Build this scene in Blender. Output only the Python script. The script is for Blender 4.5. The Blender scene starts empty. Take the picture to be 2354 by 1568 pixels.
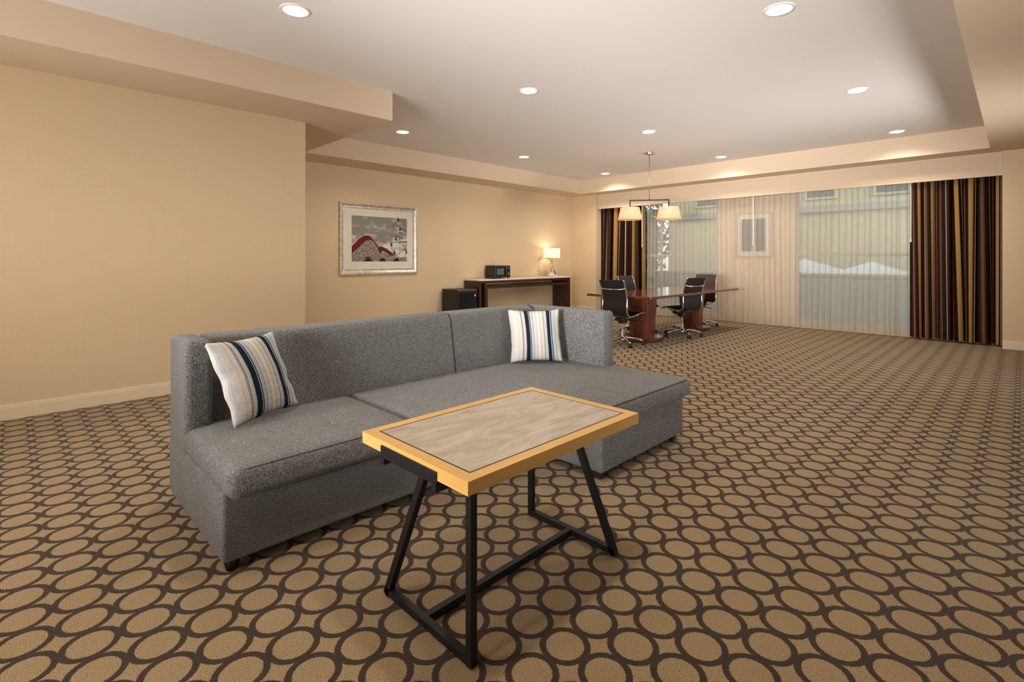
import bpy, bmesh, math, random
from mathutils import Vector, Matrix
random.seed(7)
PI = math.pi
scene = bpy.context.scene
C = scene.collection

# ------------------------------------------------------------------ camera
cam_d = bpy.data.cameras.new('camera')
cam = bpy.data.objects.new('camera', cam_d); C.objects.link(cam)
cam.location = (0, 0, 1.30)
cam.rotation_euler = (PI/2, 0, math.radians(45.0))
cam_d.sensor_width = 36.0
cam_d.lens = 1164.0/2354.0*36.0
cam_d.shift_y = -(784-595)/2354.0
cam_d.clip_start = 0.05
scene.camera = cam

# ------------------------------------------------------------------ world, large lights, exposure
world = bpy.data.worlds.new('world'); scene.world = world
world.use_nodes = True
wn = world.node_tree
bg = wn.nodes['Background']
sky = wn.nodes.new('ShaderNodeTexSky')
sky.sky_type = 'NISHITA'; sky.sun_disc = False
sky.sun_elevation = math.radians(28); sky.sun_rotation = math.radians(150)
hs = wn.nodes.new('ShaderNodeHueSaturation'); hs.inputs['Saturation'].default_value = 0.35
wn.links.new(sky.outputs[0], hs.inputs['Color']); wn.links.new(hs.outputs[0], bg.inputs[0])
bg.inputs[1].default_value = 0.36

WARM = (1.0, 0.89, 0.74)
SPOT_W = 104.0
def area_light(name, loc, target, size, watts, color, spread=180):
    d = bpy.data.lights.new(name, 'AREA'); d.shape = 'DISK'; d.size = size
    d.energy = watts; d.color = color; d.spread = math.radians(spread)
    o = bpy.data.objects.new(name, d); C.objects.link(o)
    o.location = loc
    o.rotation_euler = (Vector(target)-Vector(loc)).to_track_quat('-Z', 'Y').to_euler()
    return o
# the photographer's soft lamp behind and left of the viewpoint; unseen bounce fills added to brighten the ceiling
area_light('soft_lamp', (-3.0, -2.6, 2.3), (-2.2, 3.0, 0.3), 0.7, 46, (1.0, 0.94, 0.85))
area_light('added_bounce_fill', (-3.6, -1.8, 1.0), (-4.0, 1.6, 3.18), 1.4, 34, (1.0, 0.97, 0.95), 130)
area_light('added_bounce_fill', (-0.9, -3.4, 1.3), (-3.1, 7.4, 3.00), 1.2, 76, (1.0, 0.97, 0.95), 46)
area_light('added_bounce_fill', (2.7, 2.6, 0.4), (-5.0, 4.8, 3.05), 2.0, 40, (1.0, 0.97, 0.95), 78)
area_light('added_bounce_fill', (2.7, 7.0, 0.3), (-5.0, 7.6, 3.05), 2.2, 64, (1.0, 0.97, 0.95), 66)

vs = scene.view_settings
scene.display_settings.display_device = 'sRGB'
vs.view_transform = 'Standard'; vs.look = 'None'
vs.gamma = 1.0; vs.use_curve_mapping = False
vs.exposure = 0.05

# ------------------------------------------------------------------ helpers: materials
def new_mat(name):
    m = bpy.data.materials.new(name); m.use_nodes = True
    nt = m.node_tree
    b = nt.nodes['Principled BSDF']
    return m, nt, b
def pbr(name, col, rough=0.5, metal=0.0, coat=0.0, spec=0.5):
    m, nt, b = new_mat(name)
    b.inputs['Base Color'].default_value = (*col, 1)
    b.inputs['Roughness'].default_value = rough
    b.inputs['Metallic'].default_value = metal
    b.inputs['Coat Weight'].default_value = coat
    b.inputs['Specular IOR Level'].default_value = spec
    return m
def N(nt, typ, **kw):
    n = nt.nodes.new(typ)
    for k, v in kw.items(): setattr(n, k, v)
    return n
def math_node(nt, op, a, b=None, c=None):
    n = nt.nodes.new('ShaderNodeMath'); n.operation = op
    for i, v in enumerate((a, b, c)):
        if v is None: continue
        if isinstance(v, (int, float)): n.inputs[i].default_value = v
        else: nt.links.new(v, n.inputs[i])
    return n.outputs[0]
def mapping(nt, kind, scale=(1, 1, 1), rot=(0, 0, 0), loc=(0, 0, 0)):
    if kind == 'Position':
        src = N(nt, 'ShaderNodeNewGeometry').outputs['Position']
    else:
        src = N(nt, 'ShaderNodeTexCoord').outputs[kind]
    mp = N(nt, 'ShaderNodeMapping')
    mp.inputs['Scale'].default_value = scale
    mp.inputs['Rotation'].default_value = rot
    mp.inputs['Location'].default_value = loc
    nt.links.new(src, mp.inputs[0])
    return mp.outputs[0]
def noise(nt, vec, scale=5, detail=3, rough=0.5, dist=0.0):
    n = N(nt, 'ShaderNodeTexNoise')
    n.inputs['Scale'].default_value = scale; n.inputs['Detail'].default_value = detail
    n.inputs['Roughness'].default_value = rough; n.inputs['Distortion'].default_value = dist
    nt.links.new(vec, n.inputs['Vector'])
    return n.outputs[0]
def ramp(nt, fac, stops, interp='LINEAR'):
    r = N(nt, 'ShaderNodeValToRGB'); cr = r.color_ramp; cr.interpolation = interp
    while len(cr.elements) < len(stops): cr.elements.new(0.5)
    for e, (p, c) in zip(cr.elements, stops):
        e.position = p; e.color = (*c, 1)
    nt.links.new(fac, r.inputs[0])
    return r.outputs[0]
def mix_col(nt, fac, a, b, typ='MIX'):
    m = N(nt, 'ShaderNodeMix'); m.data_type = 'RGBA'; m.blend_type = typ
    for sock, v in ((m.inputs['Factor'], fac), (m.inputs[6], a), (m.inputs[7], b)):
        if isinstance(v, (int, float)): sock.default_value = v
        elif isinstance(v, tuple): sock.default_value = (*v, 1)
        else: nt.links.new(v, sock)
    return m.outputs[2]
def bump(nt, b, height, strength=0.3, dist=0.002):
    n = N(nt, 'ShaderNodeBump'); n.inputs['Strength'].default_value = strength
    n.inputs['Distance'].default_value = dist
    nt.links.new(height, n.inputs['Height']); nt.links.new(n.outputs[0], b.inputs['Normal'])

# wall covering: fine horizontal grasscloth weave
def wall_mat(name, col, col2):
    m, nt, b = new_mat(name)
    v = mapping(nt, 'Position', (6, 6, 260))
    f = noise(nt, v, 1.0, 4, 0.6)
    v2 = mapping(nt, 'Position', (180, 180, 3))
    g = noise(nt, v2, 1.0, 2, 0.5)
    s = math_node(nt, 'ADD', math_node(nt, 'MULTIPLY', f, 0.7), math_node(nt, 'MULTIPLY', g, 0.3))
    nt.links.new(ramp(nt, s, [(0.3, col2), (0.7, col)]), b.inputs['Base Color'])
    b.inputs['Roughness'].default_value = 0.75
    bump(nt, b, s, 0.12, 0.001)
    return m
M = {}
M['wall'] = wall_mat('wallcovering', (0.70, 0.545, 0.355), (0.655, 0.505, 0.32))
M['soffit'] = wall_mat('soffit_paint', (0.69, 0.55, 0.40), (0.68, 0.54, 0.39))
M['ceiling'] = pbr('ceiling_paint', (0.81, 0.775, 0.74), 0.85)
M['trim'] = pbr('cream_trim', (0.76, 0.635, 0.455), 0.45)
M['white_metal'] = pbr('white_metal', (0.82, 0.80, 0.76), 0.4)

# carpet: square lattice of dark rings on tan pile
def carpet_mat():
    m, nt, b = new_mat('ring_carpet')
    P = 0.1617
    v = mapping(nt, 'Position', (1/P, 1/P, 0), (0, 0, 0.004), (1.2445/P+0.5, -1.3248/P+0.5, 0))
    jig = noise(nt, mapping(nt, 'Position', (1, 1, 1)), 210, 2, 0.6)
    fr = N(nt, 'ShaderNodeVectorMath', operation='FRACTION'); nt.links.new(v, fr.inputs[0])
    sb = N(nt, 'ShaderNodeVectorMath', operation='SUBTRACT'); nt.links.new(fr.outputs[0], sb.inputs[0])
    sb.inputs[1].default_value = (0.5, 0.5, 0)
    sep = N(nt, 'ShaderNodeSeparateXYZ'); nt.links.new(sb.outputs[0], sep.inputs[0])
    r = math_node(nt, 'SQRT', math_node(nt, 'ADD', math_node(nt, 'MULTIPLY', sep.outputs[0], sep.outputs[0]),
                                        math_node(nt, 'MULTIPLY', sep.outputs[1], sep.outputs[1])))
    r = math_node(nt, 'ADD', r, math_node(nt, 'MULTIPLY', math_node(nt, 'SUBTRACT', jig, 0.5), 0.075))
    ring = math_node(nt, 'MULTIPLY', math_node(nt, 'GREATER_THAN', r, 0.392), math_node(nt, 'LESS_THAN', r, 0.528))
    pile = noise(nt, mapping(nt, 'Position', (1, 1, 1)), 215, 3, 0.7)
    big = noise(nt, mapping(nt, 'Position', (1, 1, 1)), 1.3, 3, 0.5)
    tan = ramp(nt, pile, [(0.30, (0.10, 0.066, 0.030)), (0.47, (0.275, 0.190, 0.100)), (0.70, (0.43, 0.305, 0.175))])
    dark = ramp(nt, pile, [(0.3, (0.018, 0.010, 0.006)), (0.7, (0.058, 0.036, 0.022))])
    col = mix_col(nt, ring, tan, dark)
    shade = ramp(nt, big, [(0.3, (0.92, 0.92, 0.92)), (0.7, (1.0, 1.0, 1.0))])
    nt.links.new(mix_col(nt, 1.0, col, shade, 'MULTIPLY'), b.inputs['Base Color'])
    b.inputs['Roughness'].default_value = 0.95
    b.inputs['Specular IOR Level'].default_value = 0.1
    b.inputs['Sheen Weight'].default_value = 0.15
    bump(nt, b, pile, 0.6, 0.004)
    return m
M['carpet'] = carpet_mat()

def tweed(name, lo, mid, hi):
    m, nt, b = new_mat(name)
    a = noise(nt, mapping(nt, 'Object', (1, 1, 0.8)), 300, 2, 0.65)
    c = noise(nt, mapping(nt, 'Object', (1, 1, 1)), 9, 3, 0.6)
    col = ramp(nt, a, [(0.30, lo), (0.48, mid), (0.72, hi)])
    sh = ramp(nt, c, [(0.3, (0.88, 0.88, 0.89)), (0.7, (1, 1, 1))])
    nt.links.new(mix_col(nt, 1.0, col, sh, 'MULTIPLY'), b.inputs['Base Color'])
    b.inputs['Roughness'].default_value = 0.92
    b.inputs['Specular IOR Level'].default_value = 0.15
    b.inputs['Sheen Weight'].default_value = 0.12
    bump(nt, b, a, 0.35, 0.002)
    return m
M['tweed'] = tweed('grey_tweed', (0.010, 0.010, 0.010), (0.104, 0.102, 0.100), (0.37, 0.365, 0.36))
M['piping'] = pbr('dark_grey_piping', (0.030, 0.029, 0.028), 0.9)
M['seam'] = pbr('black_seam', (0.006, 0.006, 0.006), 0.95)
M['foot'] = pbr('black_gloss_foot', (0.012, 0.010, 0.010), 0.22)
M['dark_wood_foot'] = pbr('dark_wood_foot', (0.035, 0.014, 0.010), 0.4)
M['black_metal'] = pbr('black_metal', (0.006, 0.0055, 0.006), 0.5, spec=0.3)
M['chrome'] = pbr('chrome', (0.82, 0.81, 0.80), 0.12, 1.0)
M['nickel'] = pbr('brushed_nickel', (0.52, 0.46, 0.38), 0.3, 1.0)
M['bronze'] = pbr('dark_bronze', (0.055, 0.038, 0.028), 0.4, 0.6)
M['leather'] = pbr('black_leather', (0.010, 0.009, 0.011), 0.42)
M['black_plastic'] = pbr('black_plastic', (0.012, 0.012, 0.013), 0.4)
M['black_gloss'] = pbr('black_gloss', (0.010, 0.012, 0.016), 0.18)
M['grey_glass'] = pbr('grey_door_glass', (0.10, 0.13, 0.16), 0.2)
M['stone'] = pbr('white_stone', (0.80, 0.74, 0.65), 0.25)
M['badge'] = pbr('pale_badge', (0.6, 0.68, 0.74), 0.3)

def wood(name, c1, c2, scale, rough, axis='Y', coat=0.0):
    m, nt, b = new_mat(name)
    sc = {'X': (1.2, 14, 14), 'Y': (14, 1.2, 14), 'Z': (14, 14, 1.2)}[axis]
    a = noise(nt, mapping(nt, 'Object', tuple(s*scale for s in sc)), 1.0, 5, 0.6, 0.6)
    f = noise(nt, mapping(nt, 'Object', tuple(s*scale*6 for s in sc)), 1.0, 3, 0.6)
    s = math_node(nt, 'ADD', math_node(nt, 'MULTIPLY', a, 0.75), math_node(nt, 'MULTIPLY', f, 0.25))
    nt.links.new(ramp(nt, s, [(0.32, c1), (0.68, c2)]), b.inputs['Base Color'])
    b.inputs['Roughness'].default_value = rough
    b.inputs['Coat Weight'].default_value = coat
    b.inputs['Coat Roughness'].default_value = 0.12
    return m
M['maple_y'] = wood('maple_long', (0.48, 0.27, 0.072), (0.58, 0.34, 0.10), 1.0, 0.38, 'Y')
M['maple_x'] = wood('maple_cross', (0.48, 0.27, 0.072), (0.58, 0.34, 0.10), 1.0, 0.38, 'X')
M['espresso'] = wood('espresso_wood', (0.030, 0.011, 0.008), (0.062, 0.024, 0.015), 0.8, 0.35, 'Z', 0.2)
M['espresso_y'] = wood('espresso_wood_long', (0.030, 0.011, 0.008), (0.062, 0.024, 0.015), 0.8, 0.35, 'Y', 0.2)
M['mahogany_y'] = wood('mahogany_long', (0.075, 0.013, 0.007), (0.15, 0.030, 0.015), 0.8, 0.16, 'Y', 0.6)
M['mahogany_z'] = wood('mahogany_upright', (0.070, 0.013, 0.005), (0.17, 0.034, 0.011), 1.0, 0.25, 'Z', 0.4)

def laminate():
    m, nt, b = new_mat('grey_washed_oak')
    a = noise(nt, mapping(nt, 'Object', (5.5, 1.5, 1)), 1.7, 7, 0.6, 2.2)
    f = noise(nt, mapping(nt, 'Object', (70, 5, 1)), 1.0, 4, 0.65)
    k = noise(nt, mapping(nt, 'Object', (16, 2.2, 1), loc=(3, 7, 0)), 1.3, 3, 0.5, 2.5)
    s = math_node(nt, 'ADD', math_node(nt, 'MULTIPLY', a, 0.72), math_node(nt, 'MULTIPLY', f, 0.28))
    col = ramp(nt, s, [(0.34, (0.24, 0.19, 0.14)), (0.50, (0.35, 0.295, 0.23)), (0.66, (0.44, 0.385, 0.315))])
    crack = ramp(nt, k, [(0.27, (0.42, 0.38, 0.34)), (0.31, (1, 1, 1))])
    nt.links.new(mix_col(nt, 0.75, col, crack, 'MULTIPLY'), b.inputs['Base Color'])
    b.inputs['Roughness'].default_value = 0.4
    return m
M['laminate'] = laminate()

def emit(name, col, strength):
    m = bpy.data.materials.new(name); m.use_nodes = True
    nt = m.node_tree; nt.nodes.clear()
    o = N(nt, 'ShaderNodeOutputMaterial'); e = N(nt, 'ShaderNodeEmission')
    e.inputs[0].default_value = (*col, 1); e.inputs[1].default_value = strength
    nt.links.new(e.outputs[0], o.inputs[0])
    return m
M['lamp_disc'] = emit('downlight_lens', (1.0, 0.90, 0.76), 7.0)
M['bulb'] = emit('lamp_bulb', (1.0, 0.80, 0.5), 5.0)

def shade_mat(name, col, trans):
    m = bpy.data.materials.new(name); m.use_nodes = True
    nt = m.node_tree; nt.nodes.clear()
    o = N(nt, 'ShaderNodeOutputMaterial'); d = N(nt, 'ShaderNodeBsdfDiffuse'); t = N(nt, 'ShaderNodeBsdfTranslucent')
    mx = N(nt, 'ShaderNodeMixShader'); mx.inputs[0].default_value = trans
    w = noise(nt, mapping(nt, 'Object', (1, 1, 0.15)), 260, 2, 0.5)
    cc = ramp(nt, w, [(0.3, tuple(c*0.9 for c in col)), (0.7, col)])
    nt.links.new(cc, d.inputs[0]); nt.links.new(cc, t.inputs[0])
    nt.links.new(d.outputs[0], mx.inputs[1]); nt.links.new(t.outputs[0], mx.inputs[2])
    nt.links.new(mx.outputs[0], o.inputs[0])
    return m
M['shade'] = shade_mat('linen_shade', (0.86, 0.77, 0.62), 0.5)
M['pend_shade'] = shade_mat('pendant_shade', (0.90, 0.62, 0.45), 0.5)

def sheer_mat():
    m = bpy.data.materials.new('sheer_voile'); m.use_nodes = True
    nt = m.node_tree; nt.nodes.clear()
    o = N(nt, 'ShaderNodeOutputMaterial')
    d = N(nt, 'ShaderNodeBsdfDiffuse'); t = N(nt, 'ShaderNodeBsdfTranslucent'); tr = N(nt, 'ShaderNodeBsdfTransparent')
    d.inputs[0].default_value = (0.83, 0.79, 0.72, 1); t.inputs[0].default_value = (0.82, 0.78, 0.72, 1)
    m1 = N(nt, 'ShaderNodeMixShader'); m1.inputs[0].default_value = 0.38
    nt.links.new(d.outputs[0], m1.inputs[1]); nt.links.new(t.outputs[0], m1.inputs[2])
    # a voile lets less through where it is seen at a slant
    lw = N(nt, 'ShaderNodeLayerWeight'); lw.inputs[0].default_value = 0.35
    fac = math_node(nt, 'MULTIPLY_ADD', lw.outputs['Facing'], -0.44, 0.58)
    m2 = N(nt, 'ShaderNodeMixShader'); nt.links.new(fac, m2.inputs[0])
    nt.links.new(m1.outputs[0], m2.inputs[1]); nt.links.new(tr.outputs[0], m2.inputs[2])
    nt.links.new(m2.outputs[0], o.inputs[0])
    return m
M['sheer'] = sheer_mat()

def stripe_mat(name, pal, widths, rough=0.6, seed=3, sheen=0.0, reps=1.0):
    """stripes along U of the UV map (cloth length), palette list of (colour, weight)"""
    m, nt, b = new_mat(name)
    u = N(nt, 'ShaderNodeUVMap'); sp = N(nt, 'ShaderNodeSeparateXYZ'); nt.links.new(u.outputs[0], sp.inputs[0])
    f = math_node(nt, 'FRACT', math_node(nt, 'MULTIPLY', sp.outputs[0], reps))
    tot = sum(widths); p = 0; stops = []
    for c, w in zip(pal, widths):
        stops.append((p/tot, c)); p += w
    col = ramp(nt, f, stops, 'CONSTANT')
    nt.links.new(col, b.inputs['Base Color'])
    b.inputs['Roughness'].default_value = rough
    b.inputs['Sheen Weight'].default_value = sheen
    if name == 'striped_pillow': bump(nt, b, noise(nt, mapping(nt, 'Object', (1, 1, 2.2)), 16, 3, .55, .8), .55, .012)
    b.inputs['Specular IOR Level'].default_value = 0.08
    return m
K = (0.012, 0.006, 0.004); BR = (0.040, 0.017, 0.010); GO = (0.33, 0.185, 0.055); MA = (0.105, 0.014, 0.020)
PU = (0.13, 0.007, 0.048); TA = (0.42, 0.33, 0.24); OL = (0.10, 0.070, 0.028); WH = (0.60, 0.52, 0.43)
M['drape'] = stripe_mat('striped_drape',
    [K, BR, TA, MA, K, GO, K, TA, PU, BR, K, MA, TA, OL, K, GO, BR, WH, K, PU, TA, K, BR, OL, MA, K, TA, BR],
    [9, 8, 1.2, 3, 6, 7, 5, 1.4, 4, 6, 8, 3, 1.2, 5, 7, 9, 5, 1.6, 8, 5, 1.3, 6, 6, 4, 2, 9, 1.5, 5], 0.55, reps=1.0)
CR = (0.53, 0.50, 0.455); C2 = (0.46, 0.415, 0.365); NV = (0.012, 0.014, 0.028); TE = (0.33, 0.44, 0.46); LB = (0.36, 0.42, 0.50)
GY = (0.27, 0.23, 0.23); BE = (0.56, 0.47, 0.36); W2 = (0.60, 0.575, 0.54)
M['pillow'] = stripe_mat('striped_pillow',
    [CR, LB, W2, LB, CR, C2, CR, GY, BE, TE, NV, W2, NV, LB, GY, CR, C2, W2, C2, CR, GY, BE, TE, NV, GY, W2, NV, LB, TE, GY, CR, C2],
    [3, 1, .6, 1.3, 9, 2, 5, 3.4, 2, 3, 8, .6, 1.6, 5, 1.2, 4, 3, 5, 3, 5, 2, 2, 3.4, 7, .7, .7, 2, 4, 3, 1, 6, 4], 0.75)

def leaf_mat(name, col):
    m, nt, b = new_mat(name)
    a = noise(nt, mapping(nt, 'Object'), 6, 3, 0.6)
    nt.links.new(ramp(nt, a, [(0.3, tuple(c*0.5 for c in col)), (0.7, col)]), b.inputs['Base Color'])
    b.inputs['Roughness'].default_value = 0.7
    return m
M['leaf'] = leaf_mat('leaves', (0.09, 0.14, 0.05)); M['leaf2'] = leaf_mat('leaves_pale', (0.16, 0.20, 0.09))
M['bark'] = pbr('bark', (0.08, 0.055, 0.04), 0.9)
def stucco(name, col):
    m, nt, b = new_mat(name)
    a = noise(nt, mapping(nt, 'Object'), 4, 4, 0.6)
    nt.links.new(ramp(nt, a, [(0.3, tuple(c*0.85 for c in col)), (0.7, col)]), b.inputs['Base Color'])
    b.inputs['Roughness'].default_value = 0.9
    return m
M['yellow_stucco'] = stucco('yellow_stucco', (0.50, 0.435, 0.265)); M['grey_stucco'] = stucco('grey_stucco', (0.30, 0.31, 0.29))
M['paving'] = stucco('paving', (0.30, 0.29, 0.27)); M['canvas'] = pbr('white_canvas', (0.8, 0.82, 0.8), 0.8)
M['dark_glass'] = pbr('dark_glass', (0.03, 0.035, 0.04), 0.1)
M['frame_paint'] = pbr('window_frame_paint', (0.50, 0.45, 0.37), 0.5)
def glass_mat():
    m = bpy.data.materials.new('window_glass'); m.use_nodes = True
    nt = m.node_tree; nt.nodes.clear()
    o = N(nt, 'ShaderNodeOutputMaterial'); tr = N(nt, 'ShaderNodeBsdfTransparent'); gl = N(nt, 'ShaderNodeBsdfGlossy')
    tr.inputs[0].default_value = (0.88, 0.93, 0.91, 1); gl.inputs['Roughness'].default_value = 0.25
    fr = N(nt, 'ShaderNodeFresnel'); fr.inputs[0].default_value = 1.45
    mx = N(nt, 'ShaderNodeMixShader'); nt.links.new(fr.outputs[0], mx.inputs[0])
    nt.links.new(tr.outputs[0], mx.inputs[1]); nt.links.new(gl.outputs[0], mx.inputs[2]); nt.links.new(mx.outputs[0], o.inputs[0])
    return m
M['glass'] = glass_mat()

# ------------------------------------------------------------------ helpers: geometry
def obj(name, bm, mat, parent=None, smooth=False, angle=None):
    bmesh.ops.recalc_face_normals(bm, faces=bm.faces[:])
    me = bpy.data.meshes.new(name); bm.to_mesh(me); bm.free()
    mats = mat if isinstance(mat, (list, tuple)) else [mat]
    for x in mats: me.materials.append(x)
    if smooth:
        for p in me.polygons: p.use_smooth = True
        if angle is not None: me.set_sharp_from_angle(angle=math.radians(angle))
    o = bpy.data.objects.new(name, me); C.objects.link(o)
    if parent: o.parent = parent
    return o
def raw_obj(name, me, mat, parent=None):
    me.materials.append(mat)
    o = bpy.data.objects.new(name, me); C.objects.link(o)
    if parent: o.parent = parent
    return o
def tag(o, label, cat, group=None):
    o['label'] = label; o['category'] = cat
    if group: o['group'] = group
    return o
def thing(name, label, cat, loc=(0, 0, 0), rotz=0.0, group=None):
    o = bpy.data.objects.new(name, None); C.objects.link(o)
    o.empty_display_size = 0.1
    o.location = loc; o.rotation_euler = (0, 0, rotz)
    return tag(o, label, cat, group)
def struct(name, bm, mat, parent=None, **k):
    o = obj(name, bm, mat, parent, **k)
    if parent is None: o['kind'] = 'structure'
    return o
def dup(root, loc, rotz, label):
    def cp(o, parent):
        c = o.copy(); C.objects.link(c); c.parent = parent
        for ch in o.children: cp(ch, c)
        return c
    r = root.copy(); C.objects.link(r); r.location = loc; r.rotation_euler = (0, 0, rotz); r['label'] = label
    for ch in root.children: cp(ch, r)
    return r
def box(bm, x0, x1, y0, y1, z0, z1, bev=0.0, seg=2):
    vs_ = [bm.verts.new((x, y, z)) for z in (z0, z1) for y in (y0, y1) for x in (x0, x1)]
    fs = []
    for f in ((0, 2, 3, 1), (4, 5, 7, 6), (0, 1, 5, 4), (2, 6, 7, 3), (0, 4, 6, 2), (1, 3, 7, 5)):
        fs.append(bm.faces.new([vs_[i] for i in f]))
    if bev > 0:
        es = list({e for f in fs for e in f.edges})
        bmesh.ops.bevel(bm, geom=es, offset=bev, segments=seg, profile=0.5, affect='EDGES')
    return bm
def boxes(lst, bev=0.0, seg=2):
    bm = bmesh.new()
    for b in lst: box(bm, *b, bev=bev, seg=seg)
    return bm
def bar(bm, a, b, w, h=None, up=(0, 0, 1)):
    """square bar from point a to point b"""
    h = h or w
    a = Vector(a); b = Vector(b); d = (b-a).normalized(); up = Vector(up)
    if abs(d.dot(up)) > 0.95: up = Vector((0, 1, 0))
    s = d.cross(up).normalized(); t = s.cross(d).normalized()
    r = []
    for p in (a, b):
        r.append([bm.verts.new(p + s*i*w/2 + t*j*h/2) for i, j in ((-1, -1), (1, -1), (1, 1), (-1, 1))])
    for i in range(4):
        bm.faces.new((r[0][i], r[0][(i+1) % 4], r[1][(i+1) % 4], r[1][i]))
    bm.faces.new(r[0][::-1]); bm.faces.new(r[1])
    return bm
def tube(bm, pts, rad, seg=10, closed=False):
    pts = [Vector(p) for p in pts]; n = len(pts); rings = []
    rads = rad if isinstance(rad, (list, tuple)) else [rad]*n
    prev = None
    for i, p in enumerate(pts):
        if closed: d = (pts[(i+1) % n]-pts[i-1]).normalized()
        else: d = (pts[min(i+1, n-1)]-pts[max(i-1, 0)]).normalized()
        if prev is None:
            up = Vector((0, 0, 1)) if abs(d.z) < 0.9 else Vector((1, 0, 0))
            s = d.cross(up).normalized()
        else:
            s = (prev - d*prev.dot(d)).normalized()
        prev = s; t = d.cross(s)
        rings.append([bm.verts.new(p + (s*math.cos(2*PI*k/seg)+t*math.sin(2*PI*k/seg))*rads[i]) for k in range(seg)])
    for i in range(n if closed else n-1):
        a, b = rings[i], rings[(i+1) % n]
        for k in range(seg):
            bm.faces.new((a[k], a[(k+1) % seg], b[(k+1) % seg], b[k]))
    if not closed:
        bm.faces.new(rings[0][::-1]); bm.faces.new(rings[-1])
    return bm
def lathe(bm, prof, seg=32, center=(0, 0), cap=True, sx=1.0, sy=1.0):
    rings = []
    for r, z in prof:
        rings.append([bm.verts.new((center[0]+sx*r*math.cos(2*PI*k/seg), center[1]+sy*r*math.sin(2*PI*k/seg), z)) for k in range(seg)])
    for a, b in zip(rings, rings[1:]):
        for k in range(seg):
            bm.faces.new((a[k], a[(k+1) % seg], b[(k+1) % seg], b[k]))
    if cap:
        bm.faces.new(rings[0][::-1]); bm.faces.new(rings[-1])
    return bm
def prism(bm, poly, z0, z1, bev_top=0.0, bev_bot=0.0, seg=5, bev_vert=0.0):
    lo = [bm.verts.new((x, y, z0)) for x, y in poly]; hi = [bm.verts.new((x, y, z1)) for x, y in poly]
    n = len(poly)
    fb = bm.faces.new(lo[::-1]); ft = bm.faces.new(hi)
    for i in range(n): bm.faces.new((lo[i], lo[(i+1) % n], hi[(i+1) % n], hi[i]))
    es = []
    if bev_top: es += list(ft.edges)
    if bev_bot: es += list(fb.edges)
    if bev_vert:
        for e in bm.edges:
            a, b = e.verts
            if abs(a.co.z-b.co.z) > 1e-4:
                fa = [f.normal.copy() for f in e.link_faces]
                es.append(e)
    if es:
        bm.normal_update()
        bmesh.ops.bevel(bm, geom=list(set(es)), offset=bev_top or bev_bot or bev_vert, segments=seg, profile=0.5, affect='EDGES')
    return bm
def rbox(bm, x0, x1, y0, y1, z0, z1, r, puff=0.0, sag=None, n=10):
    """rounded box with a puffed top, one closed grid"""
    lo = (x0, y0, z0); hi = (x1, y1, z1)
    def lines(a, b, m):
        k = [0, .12, .29, .5, .75]
        L = [a + r*t for t in k] + [a+r+(b-a-2*r)*i/m for i in range(m+1)] + [b - r*t for t in reversed(k)]
        return L
    Ls = [lines(lo[i], hi[i], max(2, int(n*(hi[i]-lo[i])/max(h-l for h, l in zip(hi, lo))))) for i in range(3)]
    cache = {}
    def vert(i, j, k):
        if (i, j, k) in cache: return cache[(i, j, k)]
        p = Vector((Ls[0][i], Ls[1][j], Ls[2][k]))
        q = Vector([min(max(p[a], lo[a]+r), hi[a]-r) for a in range(3)])
        d = p-q
        if d.length > 1e-9: p = q + d.normalized()*r
        if puff:
            u = (p.x-x0)/(x1-x0)*2-1; w = (p.y-y0)/(y1-y0)*2-1; h = (p.z-z0)/(z1-z0)
            p.z += puff*h*max(0, 1-u**4)*max(0, 1-w**4)
        cache[(i, j, k)] = bm.verts.new(p)
        return cache[(i, j, k)]
    nx, ny, nz = (len(l) for l in Ls)
    for a in (0, nz-1):
        for i in range(nx-1):
            for j in range(ny-1): bm.faces.new((vert(i, j, a), vert(i+1, j, a), vert(i+1, j+1, a), vert(i, j+1, a)))
    for a in (0, ny-1):
        for i in range(nx-1):
            for k in range(nz-1): bm.faces.new((vert(i, a, k), vert(i+1, a, k), vert(i+1, a, k+1), vert(i, a, k+1)))
    for a in (0, nx-1):
        for j in range(ny-1):
            for k in range(nz-1): bm.faces.new((vert(a, j, k), vert(a, j+1, k), vert(a, j+1, k+1), vert(a, j, k+1)))
    return bm

# ================================================================== THE SETTING
ZS, ZT = 2.86, 3.18
XL1, XL2 = -5.77, -8.04           # near left wall, recessed left wall
YP = 10.19                        # face of the window piers
XR, YB = 3.2, -4.2
struct('floor', boxes([(-8.3, XR+.2, YB-.2, 10.75, -0.1, 0)]), M['carpet'])
struct('ceiling', boxes([(-8.3, XR+.2, YB-.2, 10.75, ZT, ZT+.1)]), M['ceiling'])
struct('trim_1', boxes([(-8.3, -5.005, YB, 3.093, ZS, ZT)]), M['soffit'])
struct('trim_2', boxes([(-8.3, -7.40, 3.093, 9.785, ZS, ZT)]), M['soffit'])
struct('trim_3', boxes([(-8.3, XR, 9.785, 10.75, ZS, ZT)]), M['soffit'])
struct('trim_4', boxes([(-0.28, XR, YB, 9.785, ZS, ZT)]), M['soffit'])
struct('wall_left', boxes([(-8.04, XL1, YB, 2.426, 0, ZS)]), M['wall'])
struct('wall_left_recess', boxes([(-8.3, XL2, 2.3, 10.75, 0, ZS)]), M['wall'])
struct('wall_right', boxes([(XR, XR+.2, YB, 10.75, 0, ZT)]), M['wall'])
struct('wall_back', boxes([(-8.3, XR+.2, YB-.2, YB, 0, ZT)]), M['wall'])
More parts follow.
